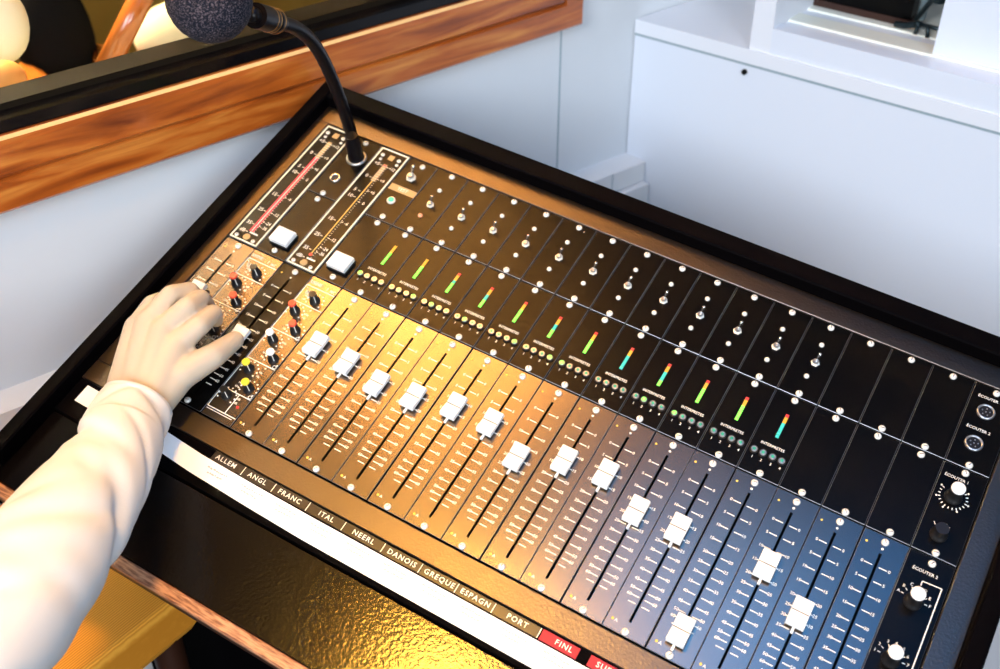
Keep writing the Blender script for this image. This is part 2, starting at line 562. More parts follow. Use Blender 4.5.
q.line((-1.2, -215.6), (15, -214.8), 1, .07, m_print); q.line((15, -214.5), (15, -330), 1, .07, m_print)
q.line((-1.2, -215.6), (-1.2, -220), 1, .07, m_print)
o = q.build('selector_module', console); o.location = V((620, 0, 0)) * mm
put_screw(o, 1, -197); put_screw(o, 0, -376)
potm(o, -2.5, -237, m_white, 6.2, 19, 'selector_knob'); potm(o, -2.5, -292.5, m_white, 6.2, 19, 'selector_knob')

# ================================================================= meter bridge (left)
c0, c1, c2, c3, c4 = -152.5, -114.3, -75.6, -36.6, 0.


def meter_panel(x0, x1, red):
    q = MB(); plate(q, x0, x1, -190, 0, m_black)
    w = 1.9
    for (a, bb, c, d) in ((x0 + .8, x0 + .8 + w, -188.6, -1.6), (x1 - 1.2 - w, x1 - 1.2, -188.6, -1.6), (x0 + .8, x1 - 1.2, -188.6, -188.6 + w), (x0 + .8, x1 - 1.2, -1.6 - w, -1.6)):
        q.box(a, bb, c, d, 0, .8, m_cream, .25)
    cx = (x0 + x1) / 2 - .2
    L_ = [('+5', -25.3), ('0', -46.3), ('5', -69.4), ('10', -79.3), ('15', -117.2), ('25', -142.3), ('35', -163.2), ('dB', -175)]
    R_ = [('+12', -26.3), ('+9', -46.1), ('+6', -65.3), ('0', -83.5), ('-6', -116.2), ('-12', -141.8), ('-24', -156.2), ('-36', -163.4)]
    for s, y in L_:
        q.text(s, cx - 10.4, y, 4.6, .1, m_print); q.line((cx - 6.5, y), (cx - 3.4, y), .8, .1, m_print)
    for s, y in R_:
        q.text(s, cx + 10.2, y, 4.2, .1, m_print, 0, .85); q.line((cx + 3.2, y), (cx + 5.8, y), .8, .1, m_print)
    # scale ticks and hatch
    q.rect(cx - 2.6, cx + 2.6, -50, -23, .1, m_hatch)
    for i in range(44):
        y = -26 - i * 3.4
        q.line((cx + 2.6, y), (cx + 4.2, y), .5, .12, m_print)
        if y > -50: q.line((cx - 2.6, y), (cx + 2.6, y), .6, .14, m_print)
    if red:
        q.rect(cx - 2.9, cx + 2.9, -173, -50, .1, m_rbar)
        q.line((cx, -172), (cx, -50), .9, .16, m_print)
    else:
        q.line((cx, -168), (cx, -50), 1.3, .12, m_goldline)
        q.lathe((cx, -169, 0), [(2, 0), (2, .3)], m_lred, 12)
        q.rect(cx - 2, cx + 2, -26, -24, .15, m_rbar)
    q.rect(cx - 1, cx + 10, -175.5, -173.5, .1, m_print)
    q.lathe((cx, -181.5, 0), [(4.2, 0), (4.2, .4), (3, .8)], m_hatch, 20)
    q.rect(cx - 3.5, cx + 3.5, -15.5, -8, .1, m_hatch)
    o = q.build('peak_meter', console)
    for x, y in ((cx - 11.5, -11.8), (cx + 10.5, -12), (cx - 11.8, -183.8), (cx + 10.5, -183.8)):
        s_ = put_screw(o, x, y); s_.scale = (.72, .72, .72)
    for x, y in ((cx - 10.5, -18.3), (cx + 11.8, -18.6)):
        s_ = put_screw(o, x, y); s_.scale = (.55, .55, .55)
    return o


meter_panel(c0, c1, True); meter_panel(c2, c3, False)


def key_button(parent, x, y):
    q = MB()
    q.box(-12.2, 12.2, -10.6, 10.6, 0, 2, m_knob)
    q.box(-11.3, 11.3, -9.6, 9.6, 2, 8.5, m_white, 1.3)
    o = q.build('push_key', parent); o.location = V((x, y, 0)) * mm
    return o


q = MB(); plate(q, c1, c2, -94.7, 0, m_black)
o = q.build('microphone_socket_module', console)
put_screw(o, -95.5, -6); put_screw(o, -95.3, -91.3)
q = MB()
q.lathe((0, 0, 0), [(12, 0), (12, 1.4), (10.8, 2.2), (9.4, 2.2), (9.2, 0)], m_silver, 32)
q.lathe((0, 0, 0), [(9.3, .1), (9.2, .5)], m_knob, 24)
p_ = q.build('microphone_socket', o); p_.location = V((-92, -30, 0)) * mm
q = MB()
q.lathe((0, 0, 0), [(6.4, 0), (6.4, 1.6), (5.6, 2.4), (4.2, 2.4), (4, .4)], m_chrome, 28)
q.lathe((0, 0, 0), [(4.1, .1), (4, .5)], m_knob, 20)
p_ = q.build('jack_socket', o); p_.location = V((-96, -66.5, 0)) * mm
q = MB(); plate(q, c1, c2, -190, -95.3, m_black)
o = q.build('key_module', console)
put_screw(o, -95.6, -101.5); put_screw(o, -94, -183)
key_button(o, -94.8, -165.5)
q = MB(); plate(q, c3, c4, -94.7, 0, m_black)
q.rect(-34.5, -1, -51.5, -42.5, .07, m_hatch); q.text('TEST', -18, -47, 4.4, .12, m_print)
o = q.build('test_switch_module', console)
put_screw(o, -16.7, -7.6); put_screw(o, -16.5, -89)
toggle(o, -19.5, -27, 1.35)
q = MB(); q.lathe((0, 0, 0), [(5, 0), (5, 1.2), (4.3, 2)], m_screw, 20)
q.lathe((0, 0, 0), [(3.4, 1), (3.4, 2.6), (2, 3.6)], mat('green_lens_lit', (.05, .6, .3), .3, emit=(.03, .8, .35), es=.5), 16)
p_ = q.build('indicator_lamp', o); p_.location = V((-21, -65.5, 0)) * mm
q = MB(); plate(q, c3, c4, -190, -95.3, m_black)
o = q.build('key_module', console)
put_screw(o, -16.5, -99.5); put_screw(o, -17, -183)
key_button(o, -18.8, -165)

# lower-left: two narrow fader strips + two knob strips
for (x0, x1, cx, cap) in ((c0, c1, -133.3, -266), (c2, c3, -56.5, -291)):
    q = MB(); plate(q, x0, x1, -380, -190.6, m_fader if x0 == c0 else m_black, (cx - 1.25, cx + 1.25, -366.5, -208.5))  # second strip coloured black to stand for the shadow lying on it
    fader_marks(q, cx, x0, x1)
    q.lathe((cx, -204.5, 0), [(1.15, 0), (1.15, .1)], m_print, 10)
    q.lathe((cx - 13, -203, 0), [(1.1, 0), (1.1, .1)], m_amber, 10)
    o = q.build('fader_module', console)
    put_screw(o, cx, -196.5); put_screw(o, cx, -375)
    fader_cap(o, cx, cap)


def basep(x, y, h):
    k = 1 - h / CP.z
    return CP.x + (x - CP.x) * k, CP.y + (y - CP.y) * k


def knob_strip(x0, x1, dx):
    q = MB(); plate(q, x0, x1, -380, -190.6, m_fader)
    q.rect(x0 + 1, x0 + 18, -200.5, -196, .07, m_hatch); q.text('LIGNE', x0 + 9, -198.2, 3.4, .12, m_print)
    q.text('1', x0 + 24, -199, 3.6, .12, m_print); q.text('MIC', x0 + 31, -200, 3.2, .12, m_print, 0, .8)
    for y in (-203.5, -226.3, -265.5, -306, -345.6, -369.6):
        q.line((x0 + 1.2, y), (x1 - 1, y), 1.0, .07, m_print)
    q.line((x0 + 22, -345.6), (x0 + 22, -369.6), 1, .07, m_print)
    q.line((x0 + .9, -203.5), (x0 + .9, -369.6), .9, .07, m_print)
    q.line((x0 + 1.5, -372), (x1 - 4, -372), .8, .07, m_print)
    q.lathe((x0 + 29, -358, 0), [(1.6, 0), (1.6, .2)], m_lred, 12)
    caps = [(-35.8, -230.5, m_red), (-20.3, -250.7, m_red), (-34.8, -270.6, m_white), (-19.4, -289.8, m_white), (-34.1, -311.2, m_yellow), (-19.9, -330.3, m_yellow)]
    ks = []
    for (ax, ay, mm_) in caps:
        bx, by = basep(ax, ay, 15); ks.append((bx + dx, by, mm_))
    bx, by = basep(-23.5, -211, 13); ks.append((bx + dx, by, None))
    bx, by = basep(-33.5, -347.5, 13); ks.append((bx + dx, by, None))
    for i, (bx, by, mm_) in enumerate(ks):
        for a_ in range(-30, 211, 30):
            t = math.radians(a_ - 90 + 0)
            t = math.radians(a_)
            for rr, sz in ((9.3, .95),):
                px, py = bx + rr * math.cos(t) , by + rr * math.sin(t)
                if x0 + 1 < px < x1 - 1:
                    q.lathe((px, py, 0), [(sz, 0), (sz, .1)], m_print, 8)
        for j in range(2):
            px = bx + (-12 if bx > x0 + 18 else 13); py = by - 3 + 5 * j
            q.text(random.choice(['dB', 'Hz', 'kHz']), px, py, 2.4, .07, m_print)
        if mm_ is not None and i % 2 == 0:
            q.text('+', bx + 14, by + 8, 3.2, .07, m_print)
        if mm_ is not None and i % 2 == 1:
            q.text('O', x0 + 33, by - 7.5, 4.2, .07, m_print)
    o = q.build('equaliser_module', console)
    for (bx, by, mm_) in ks:
        potm(o, bx, by, mm_, 4.2, 14, 'control_knob', -35)
    for (tx, ty) in ((x0 + 7.5, -212), (x0 + 12, -215)):
        toggle(o, tx, ty, .55)
    return o


knob_strip(c3, c4, 0.)
knob_strip(c1, c2, -76.6)

# ---- label strip, paper strip, arm rest
q = MB(); q.box(-170, 664, -445, -405, -6, -.6, m_frame, .5)
q.build('label_ledge', console)
tapes = [('ALLEM', 20.2, 4.5, 40.5), ('ANGL', 57.4, 41.5, 76.5), ('FRANC', 95.3, 77.5, 116), ('ITAL', 137, 117, 156), ('NEERL', 178, 157, 199),
         ('DANOIS', 219.4, 200, 238.6), ('GREQUE', 258.4, 240, 276), ('ESPAGN', 295, 277, 313), ('PORT', 336.5, 314, 357.5), ('FINL', 381, 359.5, 394.5),
         ('SUED', 421, 404.5, 438)]
for i, (s, cx, x0, x1) in enumerate(tapes):
    q = MB(); m = m_tapered if s in ('FINL', 'SUED') else m_tape
    y = -410.6 - .9 * min(1, i / 5.)
    q.box(x0, x1, y - 5, y + 5, -.6, .35, m, .15)
    q.text(s, cx, y, 4.8, .45, m_print, 0, 1.02, 1.22)
    if i < 9: q.line((x1 + .2, y - 4.6), (x1 + .2, y + 4.6), .8, .4, m_print)
    q.build('label_tape', console, label='red label tape reading %s' % s if m is m_tapered else 'black label tape reading %s' % s)
q = MB()
pl = [(-157.5, -409.3, -428.8), (-100, -410.3, -429.8), (-58, -411.8, -431.5), (-5, -415.6, -435.5), (60, -417.0, -438), (130, -417.8, -440), (640, -418.0, -440.5)]
for (xa, ta, ba), (xb, tb_, bb_) in zip(pl[:-1], pl[1:]):
    q.add([(xa, ba, -.6), (xb, bb_, -.6), (xb, tb_, -.6), (xa, ta, -.6), (xa, ba, .15), (xb, bb_, .15), (xb, tb_, .15), (xa, ta, .15)],
          [(4, 5, 6, 7), (0, 1, 5, 4), (2, 3, 7, 6), (3, 0, 4, 7), (1, 2, 6, 5)], m_paper)
for k in range(14):
    cx = 20 + 40 * k
    for r_ in range(2):
        x = cx - 12 + 3 * r_
        while x < cx + 11 - 3 * r_:
            w = random.uniform(1.2, 3.2); q.line((x, -423 - 4.6 * r_ + random.uniform(-.5, .5)), (x + w, -423 - 4.6 * r_ + random.uniform(-.5, .5)), 1.5, .36, m_pencil); x += w + random.uniform(.4, 1.2)
q.build('paper_strip', console, label='white paper strip with faint pencil notes')
q = MB()
q.box(-170, 664, PAD_F, -446, -40, -2.2, m_pad, 1.5)
q.build('arm_rest', console, label='black grained arm rest in front of the paper strip')
q = MB()
q.box(-186, 681, -542.5, PAD_F, -9, -1.2, m_edge, 1.4)
q.build('edging', console, label='ribbed brown wood edging')
q = MB(); q.box(-186, 681, -540, PAD_F, -40, -9, m_side)
q.build('front_board', console)

# ================================================================= microphone
mic = empty('gooseneck_microphone', 'black gooseneck microphone with foam windscreen plugged into the upper left of the console', 'microphone',
            Matrix.Translation(W((-92, -30, 0))))
MIO = mic.matrix_world.translation.copy()


def tfm(p): return W(p) - MIO


S = [((-92, -30, 22)), ]
px = [(352.5, 139, 1238), (348, 123, 1215), (338.5, 95, 1172), (326.5, 66, 1125), (313.5, 43.5, 1080), (297, 28.5, 1040), (280, 22.5, 1005), (268, 19, 980), (250, 14, 945)]
P = [V((-92, -30, 2)), V((-92, -30, 12))] + [atd(*t) for t in px]


def catmull(P, n=6):
    out = []
    for i in range(len(P) - 1):
        a, b_, c, d = P[max(i - 1, 0)], P[i], P[i + 1], P[min(i + 2, len(P) - 1)]
        for k in range(n):
            t = k / n
            out.append(.5 * ((2 * b_) + (c - a) * t + (2 * a - 5 * b_ + 4 * c - d) * t * t + (3 * b_ - a - 3 * c + d) * t ** 3))
    out.append(P[-1]); return out


cv = catmull(P, 6)
q = MB(); q.tube(cv, [6.6 + 1.0 * (i % 2) * .35 for i in range(len(cv))], m_stem, 16); q.build('gooseneck', mic, tfm)
q = MB(); q.lathe((-92, -30, 0), [(9, 1), (9, 24), (8, 27), (7, 36)], m_stem, 20); q.build('plug', mic, tfm)
ax = (P[-1] - P[-2]).normalized()
q = MB()
jb = P[-3]
q.lathe(jb, [(6.5, -4), (9, 0), (9, 10), (10.5, 11), (10.5, 14), (9.5, 15), (9.5, 19), (10.8, 20), (11, 24), (11.5, 30), (11.5, 52)], m_stem, 20, ax)
for h in (10.8, 19.6, 26):
    q.lathe(jb, [(11.6, h), (11.9, h + .6), (11.6, h + 1.4)], m_brass, 20, ax, cap=False)
q.build('capsule_barrel', mic, tfm)
hc = atd(209, 0, 885); R_ = 34.5
q = MB()
for i in range(1):
    n1, n2 = 40, 64; vs = []; fs = []
    for a in range(n1 + 1):
        th = math.pi * a / n1
        for c in range(n2):
            ph = 2 * math.pi * c / n2
            rr = R_ * (1 + random.uniform(-.008, .008))
            dv = V((math.sin(th) * math.cos(ph), math.sin(th) * math.sin(ph), math.cos(th)))
            # slightly longer along the barrel axis
            dv = dv + ax * dv.dot(ax) * .06
            vs.append(hc + dv * rr)
    for a in range(n1):
        for c in range(n2):
            d = (c + 1) % n2
            fs.append((a * n2 + c, (a + 1) * n2 + c, (a + 1) * n2 + d, a * n2 + d))
    q.add(vs, fs, m_foam, True)
q.build('windscreen', mic, tfm, label='dark speckled foam windscreen')
q = MB(); q.tube([p + V((-3.6, -3.6, 3.8)) * 1.0 for p in cv[26:-2]], 1.1, m_brass, 8); q.build('highlight_strip', mic, tfm, label='thin gold strip standing for the warm highlight along the gooseneck')  # gold strip added in place of a warm highlight on the stem

# ================================================================= person (left hand and arm)
hand_o = V((0, 0, 0))
POINTS = []   # (p, r) dense balls swept as capsules


def cone_mesh(q, a, b_, ra, rb, m, flat=1.):
    """closed round cone between two joints"""
    a, b_ = V(a), V(b_); ax = (b_ - a); L_ = ax.length; ax.normalize()
    prof = []
    for i in range(6):
        t = math.pi / 2 * i / 5; prof.append((max(ra * math.sin(t), .01), -ra * math.cos(t)))
    for i in range(6):
        t = math.pi / 2 * i / 5; prof.append((max(rb * math.cos(t), .01), L_ + rb * math.sin(t)))
    q.lathe(a, prof, m, 20, ax, cap=False)


H = lambda u, v, z: at(u, v, z)
wrist = H(136, 403, 42)
fore = H(100, 468, 88)
bones = []
# forearm and wrist: flattened (two parallel cones)
e2 = H(-75, 700, 150)
arm = [(wrist, 19), (H(122, 434, 54), 24), (H(107, 463, 68), 27), (H(84, 502, 88), 31), (H(52, 545, 108), 34), (H(14, 592, 126), 37), (H(-30, 650, 138), 40), (e2, 42)]
for k in range(len(arm) - 1):
    for off in (-1, 1):
        f0 = V((9, 3, 0)) * off if k < 2 else V((5, 1, 0)) * off
        f1 = V((9, 3, 0)) * off if k < 1 else V((5, 1, 0)) * off
        bones.append((arm[k][0] + f0, arm[k + 1][0] + f1, arm[k][1], arm[k + 1][1]))
sh = e2 + V((-120, -190, 330)); bones.append((e2, sh, 42, 50))
mcp = {'index': H(176, 346, 50), 'middle': H(163, 331, 54), 'ring': H(149, 322, 52), 'little': H(137, 327, 45)}
heel_u = H(122, 388, 40)
for k, w0 in (('index', 13.5), ('middle', 13.5), ('ring', 13.2), ('little', 12.4)):
    base = {'index': wrist + V((12, 3, -1)), 'middle': wrist + V((5, 2, 1)), 'ring': wrist + V((-5, 0, 0)), 'little': wrist + V((-11, -4, -3))}[k]
    bones.append((base, mcp[k], 16.5, w0))
bones.append((heel_u, mcp['little'], 15, 12.5)); bones.append((wrist + V((12, -2, -6)), H(180, 374, 38), 17.5, 16))
bones.append((H(150, 372, 40), H(165, 348, 46), 17, 15)); bones.append((H(138, 365, 42), H(148, 338, 46), 17, 15))
fing = {
    'index': [(199, 326, 55), (213.5, 313, 42), (216, 320, 20)],
    'middle': [(187, 307, 60), (201, 298, 47), (207, 304, 22)],
    'ring': [(171, 295, 58), (190, 290, 46), (197, 296, 20)],
    'little': [(152, 304, 46), (168, 297, 38), (178, 303, 18)]}
rad = {'index': (12.2, 10.4, 8.9, 7.6), 'middle': (12.2, 10.6, 9.0, 7.8), 'ring': (11.8, 10.2, 8.4, 7.4), 'little': (11.0, 9.4, 7.6, 6.6)}
for k, js in fing.items():
    pts = [mcp[k]] + [H(*j) for j in js]
    for i in range(3):
        bones.append((pts[i], pts[i + 1], rad[k][i], rad[k][i + 1]))
th = [H(160, 388, 36), H(184, 373, 40), H(213, 356, 39), H(235, 340, 25)]
tr = (18, 15, 12.4, 9.2)
for i in range(3): bones.append((th[i], th[i + 1], tr[i], tr[i + 1]))
q = MB()
for a, b_, ra, rb in bones: cone_mesh(q, a, b_, ra, rb, m_skin)
# web between thumb and index
bones_web = [(H(182, 368, 38), H(189, 356, 40), 13, 10)]
for a, b_, ra, rb in bones_web: cone_mesh(q, a, b_, ra, rb, m_skin)
PO = W(wrist)


def tfp(p): return W(p) - PO


person = q.build('person', None, tfp)
person.location = PO
tagm(person, 'person reaching in from the left, left hand on two white faders, white long sleeve', 'person')
md = person.modifiers.new('remesh', 'REMESH'); md.mode = 'VOXEL'; md.voxel_size = .0016; md.use_smooth_shade = True
ms = person.modifiers.new('smooth', 'SMOOTH'); ms.factor = .5; ms.iterations = 12
# thumb nail
# sleeve: folded cloth tube over the forearm
ctr = [(H(138, 402, 42), 33), (H(133, 411, 44), 36), (H(122, 434, 56), 38.5), (H(107, 463, 72), 42), (H(84, 502, 92), 46), (H(52, 545, 112), 52), (H(14, 592, 130), 56), (H(-30, 650, 140), 60), (H(-75, 700, 150), 64), (e2 + V((-40, -60, 90)), 66), (e2 + V((-90, -140, 230)), 70), (sh, 76)]
cp = catmull([c[0] for c in ctr], 14); cr = []
for i in range(len(ctr) - 1):
    for k in range(14): cr.append(ctr[i][1] + (ctr[i + 1][1] - ctr[i][1]) * k / 14)
cr.append(ctr[-1][1])
rs = random.Random(3)
folds = [(rs.uniform(20, 105), rs.uniform(0, 6.28), rs.uniform(.5, 1.1), rs.uniform(-2.2, 2.2), rs.uniform(1.6, 4.6), rs.uniform(2.0, 3.8)) for _ in range(38)]
q = MB(); vs = []; fs = []; n = len(cp); seg = 96
u = None
for i in range(n):
    T = (cp[min(i + 1, n - 1)] - cp[max(i - 1, 0)]).normalized()
    if u is None: u = V((0, 0, 1))
    u = (u - T * u.dot(T)).normalized(); w = T.cross(u)
    for k in range(seg):
        a = 2 * math.pi * k / seg; r = cr[i]
        d = 0
        for (fi, fa, fw, sl, amp, wid) in folds:
            da = (a - fa + math.pi) % (2 * math.pi) - math.pi
            x = (i - fi - sl * da * 6) / wid
            if abs(x) < 3 and abs(da) < fw * 2: d += -amp * math.exp(-x * x) * math.exp(-(da / fw) ** 2)
        if i < 12: d *= .15; 
        # cuff band
        if i < 2: r = cr[i] + (1.2 if i == 1 else 0)
        flat = .93 if i < 30 else 1
        vs.append(cp[i] + (u * math.cos(a) * flat + w * math.sin(a)) * (r + d))
for i in range(n - 1):
    for k in range(seg):
        j = (k + 1) % seg; fs.append((i * seg + k, i * seg + j, (i + 1) * seg + j, (i + 1) * seg + k))
q.add(vs, fs, m_shirt, True)
# inner turned edge at the cuff
T = (cp[1] - cp[0]).normalized()
inner = [cp[0] + (p - cp[0]) * .93 + T * 10 for p in vs[:seg]]
q.add(vs[:seg] + inner, [(k, seg + k, seg + (k + 1) % seg, (k + 1) % seg) for k in range(seg)], m_shirt, True)
sl = q.build('sleeve', person, tfp, label='white cotton sleeve with soft folds')
sl.data.polygons.foreach_set('use_smooth', [True] * len(sl.data.polygons))

# ================================================================= ROOM
def ident(p): return V(p)


def sbox(q, s0, s1, n0, n1, z0, z1, m, zslope=0):
    vs = []
    for z in (z0, z1):
        for n_ in (n0, n1):
            for s in (s0, s1):
                vs.append(A(s, n_, z + zslope * (s + 460)))
    q.add(vs, [(0, 2, 3, 1), (4, 5, 7, 6), (0, 1, 5, 4), (1, 3, 7, 5), (3, 2, 6, 7), (2, 0, 4, 6)], m)


ZF = -BASEZ * 1000
WS0, WS1 = -1300, 434      # window casing outer extents along the wall
WZ0, WZ1 = 2, 1440
HS0, HS1, HZ0, HZ1 = WS0 + 85, WS1 - 85, 80, WZ1 - 85
q = MB()
sbox(q, -2600, 1500, -120, 0, ZF, HZ0 - 30, m_wall)
sbox(q, -2600, 1500, -120, 0, HZ1 + 30, 1500, m_wall)
sbox(q, -2600, HS0 - 30, -120, 0, HZ0 - 30, HZ1 + 30, m_wall)
sbox(q, HS1 + 30, 1500, -120, 0, HZ0 - 30, HZ1 + 30, m_wall)
struct(q.build('wall_left', None, ident))
q = MB(); sbox(q, 406.5, 409, -1, .8, ZF, WZ0, m_bluegap)
struct(q.build('trim_1', None, ident))
# casing: profile swept round the opening with mitred corners
prof = [(0, -2), (0, 16), (4, 20), (36, 21), (38.5, 17), (41, 20), (46, 26), (76, 27), (82, 26), (85, 22), (86, 0), (86, -30)]  # (inward from outer edge, out of wall)
q = MB()
cor = [(WS0, WZ0, 1, 1), (WS1, WZ0, -1, 1), (WS1, WZ1, -1, -1), (WS0, WZ1, 1, -1)]
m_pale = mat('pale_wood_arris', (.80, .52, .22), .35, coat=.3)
for i in range(4):
    a = cor[i]; b_ = cor[(i + 1) % 4]
    for k in range(len(prof) - 1):
        (d0, o0), (d1_, o1) = prof[k], prof[k + 1]
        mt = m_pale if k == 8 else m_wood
        q.add([A(a[0] + a[2] * d0, o0, a[1] + a[3] * d0), A(b_[0] + b_[2] * d0, o0, b_[1] + b_[3] * d0),
               A(b_[0] + b_[2] * d1_, o1, b_[1] + b_[3] * d1_), A(a[0] + a[2] * d1_, o1, a[1] + a[3] * d1_)], [(0, 1, 2, 3)], mt)
struct(q.build('window_1', None, ident))
# black glazing rail and olive bead inside the casing, then glass
q = MB()


def ring(q, d0, d1_, n0, n1, m):
    for i in range(4):
        a = cor[i]; b_ = cor[(i + 1) % 4]
        pr_ = [(d0, n1), (d1_, n1), (d1_, n0), (d0, n0)]
        for k in range(4):
            (e0, o0), (e1_, o1) = pr_[k], pr_[(k + 1) % 4]
            q.add([A(a[0] + a[2] * e0, o0, a[1] + a[3] * e0), A(b_[0] + b_[2] * e0, o0, b_[1] + b_[3] * e0),
                   A(b_[0] + b_[2] * e1_, o1, b_[1] + b_[3] * e1_), A(a[0] + a[2] * e1_, o1, a[1] + a[3] * e1_)], [(0, 1, 2, 3)], m)


q2 = MB(); ring(q2, 85.5, 99, -44, 18, m_rail); q2r = struct(q2.build('trim_2', None, ident))
q2 = MB(); ring(q2, 97, 106, -46, -6, m_bead); struct(q2.build('trim_3', None, ident))
q2 = MB(); sbox(q2, WS0 + 100, WS1 - 100, -50, -46, WZ0 + 96, WZ1 - 96, m_glass); struct(q2.build('window_2', None, ident))

# trunking along the wall
q = MB(); sbox(q, -2000, 566, 0, 44, -37, 0, m_trunk, 0)
vsb = q.v[:]


def trunk(name, n1, dz0, dz1):
    q = MB(); vs = []
    for z in (dz0, dz1):
        for n_ in (0, n1):
            for s in (-1500, 566):
                vs.append(A(s, n_, -218 - 35 * (s + 460) / 1024 + z))
    q.add(vs, [(0, 2, 3, 1), (4, 5, 7, 6), (0, 1, 5, 4), (1, 3, 7, 5), (3, 2, 6, 7), (2, 0, 4, 6)], m_trunk)
    for s in (490,):
        q.add([A(s, n1 + .3, -218 - 35 * (s + 460) / 1024 + dz0), A(s + 2, n1 + .3, -218 - 35 * (s + 460) / 1024 + dz0),
               A(s + 2, n1 + .3, -218 - 35 * (s + 460) / 1024 + dz1), A(s, n1 + .3, -218 - 35 * (s + 460) / 1024 + dz1)], [(0, 1, 2, 3)], m_bluegap)
    return struct(q.build(name, None, ident))


trunk('trim_4', 42, -34, 0)
trunk('trim_5', 54, -110, -36)

# ---- white cabinet at the back, own axes
O_ = (562., 0.)
ang = math.radians(11.3)
fc, fs_ = math.cos(ang), math.sin(ang)


def B(x, y, z):
    """x along the cabinet front, y back from its face"""
    return A(O_[0] + x * fs_ + y * fc, O_[1] + x * fc - y * fs_, z)


def bbox(q, x0, x1, y0, y1, z0, z1, m):
    vs = [B(x + (max(y, 0) * .2001 if x == x0 and x0 == 2 else 0), y, z) for z in (z0, z1) for y in (y0, y1) for x in (x0, x1)]
    q.add(vs, [(0, 2, 3, 1), (4, 5, 7, 6), (0, 1, 5, 4), (1, 3, 7, 5), (3, 2, 6, 7), (2, 0, 4, 6)], m)


cab = empty('white_cabinet', 'long white lacquered cabinet against the far wall behind the console', 'cabinet', Matrix.Translation(B(400, 0, ZF)))
CI = cab.matrix_world.translation.copy()
tfc = lambda p: V(p) - CI
q = MB(); bbox(q, 2, 1500, 0, 299, ZF, -50, m_cab)
q.build('carcass', cab, tfc)
q = MB(); bbox(q, 2, 1500, -2, 299, -46, -25, m_lid); bbox(q, 2, 1500, -1, 299, -50, -46, m_bluegap)
q.build('lid', cab, tfc)
q = MB()
c_ = B(193, 0, -60); nb = (B(0, -1, 0) - B(0, 0, 0)).normalized()
q.lathe(c_, [(.0042, -.001), (.0042, .003), (.003, .005), (.001, .006)], m_black, 14, nb); q.build('lock', cab, tfc, label='small dark round lock')

# window unit above the cabinet
q = MB()
bbox(q, -20, 2000, 300, 420, ZF, -25, m_wall)
bbox(q, -20, 2000, 300, 420, 700, 1500, m_wall)
bbox(q, -20, 180, 300, 420, -25, 700, m_wall)
bbox(q, 560, 2000, 300, 420, -25, 700, m_wall)
struct(q.build('wall_far', None, ident))
q = MB()
bbox(q, 194, 226, 1, 299, -25, 700, m_lid)           # left post
bbox(q, 226, 1500, 1, 26, -25, 12, m_cab)             # lower rail
bbox(q, 226, 1500, 26, 50, -25, 8, m_lid)
bbox(q, 226, 1500, 50, 84, -25, 11, m_cream2)
bbox(q, 226, 1500, 84, 112, -25, 7, m_lid)
bbox(q, 226, 1500, 112, 299, -25, 10, m_cream2)
bbox(q, 434, 1500, 54, 82, 11, 700, m_cab)        # right leaf
struct(q.build('window_3', None, ident))
q = MB(); bbox(q, 228, 372, 128, 150, 20, 300, m_black)
bbox(q, 227, 375, 126, 154, 10.5, 20, m_side)
tagm(q.build('dark_screen', None, ident), 'dark rectangular panel standing in the white window recess', 'screen')
q = MB()
def tb(pts, r): q.tube([B(*p) for p in pts], r * mm, m_stemb, 10)
m_stemb = mat('dark_teal_metal', (.02, .035, .04), .3, .6)
m_grey = mat('pale_blue_metal', (.45, .60, .66), .3, .5)
tb([(356, 116, 15), (372, 114, 17), (384, 113, 22), (392, 112, 24)], 4.5)
tb([(386, 112, 24), (390, 106, 18), (390, 104, 12)], 3)
tb([(392, 112, 25), (404, 108, 24), (408, 102, 12)], 3)
tb([(392, 118, 22), (412, 122, 20), (424, 124, 18)], 3)
tb([(380, 124, 24), (398, 124, 60), (410, 124, 100)], 3.5)
q.tube([B(384, 132, 24), B(392, 132, 160)], 6 * mm, m_grey, 12)
q.lathe(B(406, 120, 62), [(.009, -.006), (.011, 0), (.009, .006)], m_stemb, 12)
tagm(q.build('metal_clamp', None, ident), 'small dark metal clamp at the corner of the dark panel in the window recess', 'clamp')

# floor and a dark pedestal under the console
q = MB()
def wbox(q, x0, x1, y0, y1, z0, z1, m):
    q.add([V((x, y, z)) for z in (z0, z1) for y in (y0, y1) for x in (x0, x1)],
          [(0, 2, 3, 1), (4, 5, 7, 6), (0, 1, 5, 4), (1, 3, 7, 5), (3, 2, 6, 7), (2, 0, 4, 6)], m)
wbox(q, -2.2, 3, -2.5, 2.5, -.05, 0, m_floor)
struct(q.build('floor', None, ident))
# pedestal following the underside of the console
q = MB()
top = [W((x, y, -40.5)) for (x, y) in ((-180, -430), (640, -430), (640, 30), (-180, 30))]
bot = [V((p.x, p.y, 0)) for p in top]
q.add(top + bot, [(0, 1, 2, 3), (7, 6, 5, 4), (0, 4, 5, 1), (1, 5, 6, 2), (2, 6, 7, 3), (3, 7, 4, 0)], m_frame)
tagm(q.build('pedestal', None, ident), 'dark wooden pedestal carrying the mixing console', 'pedestal')

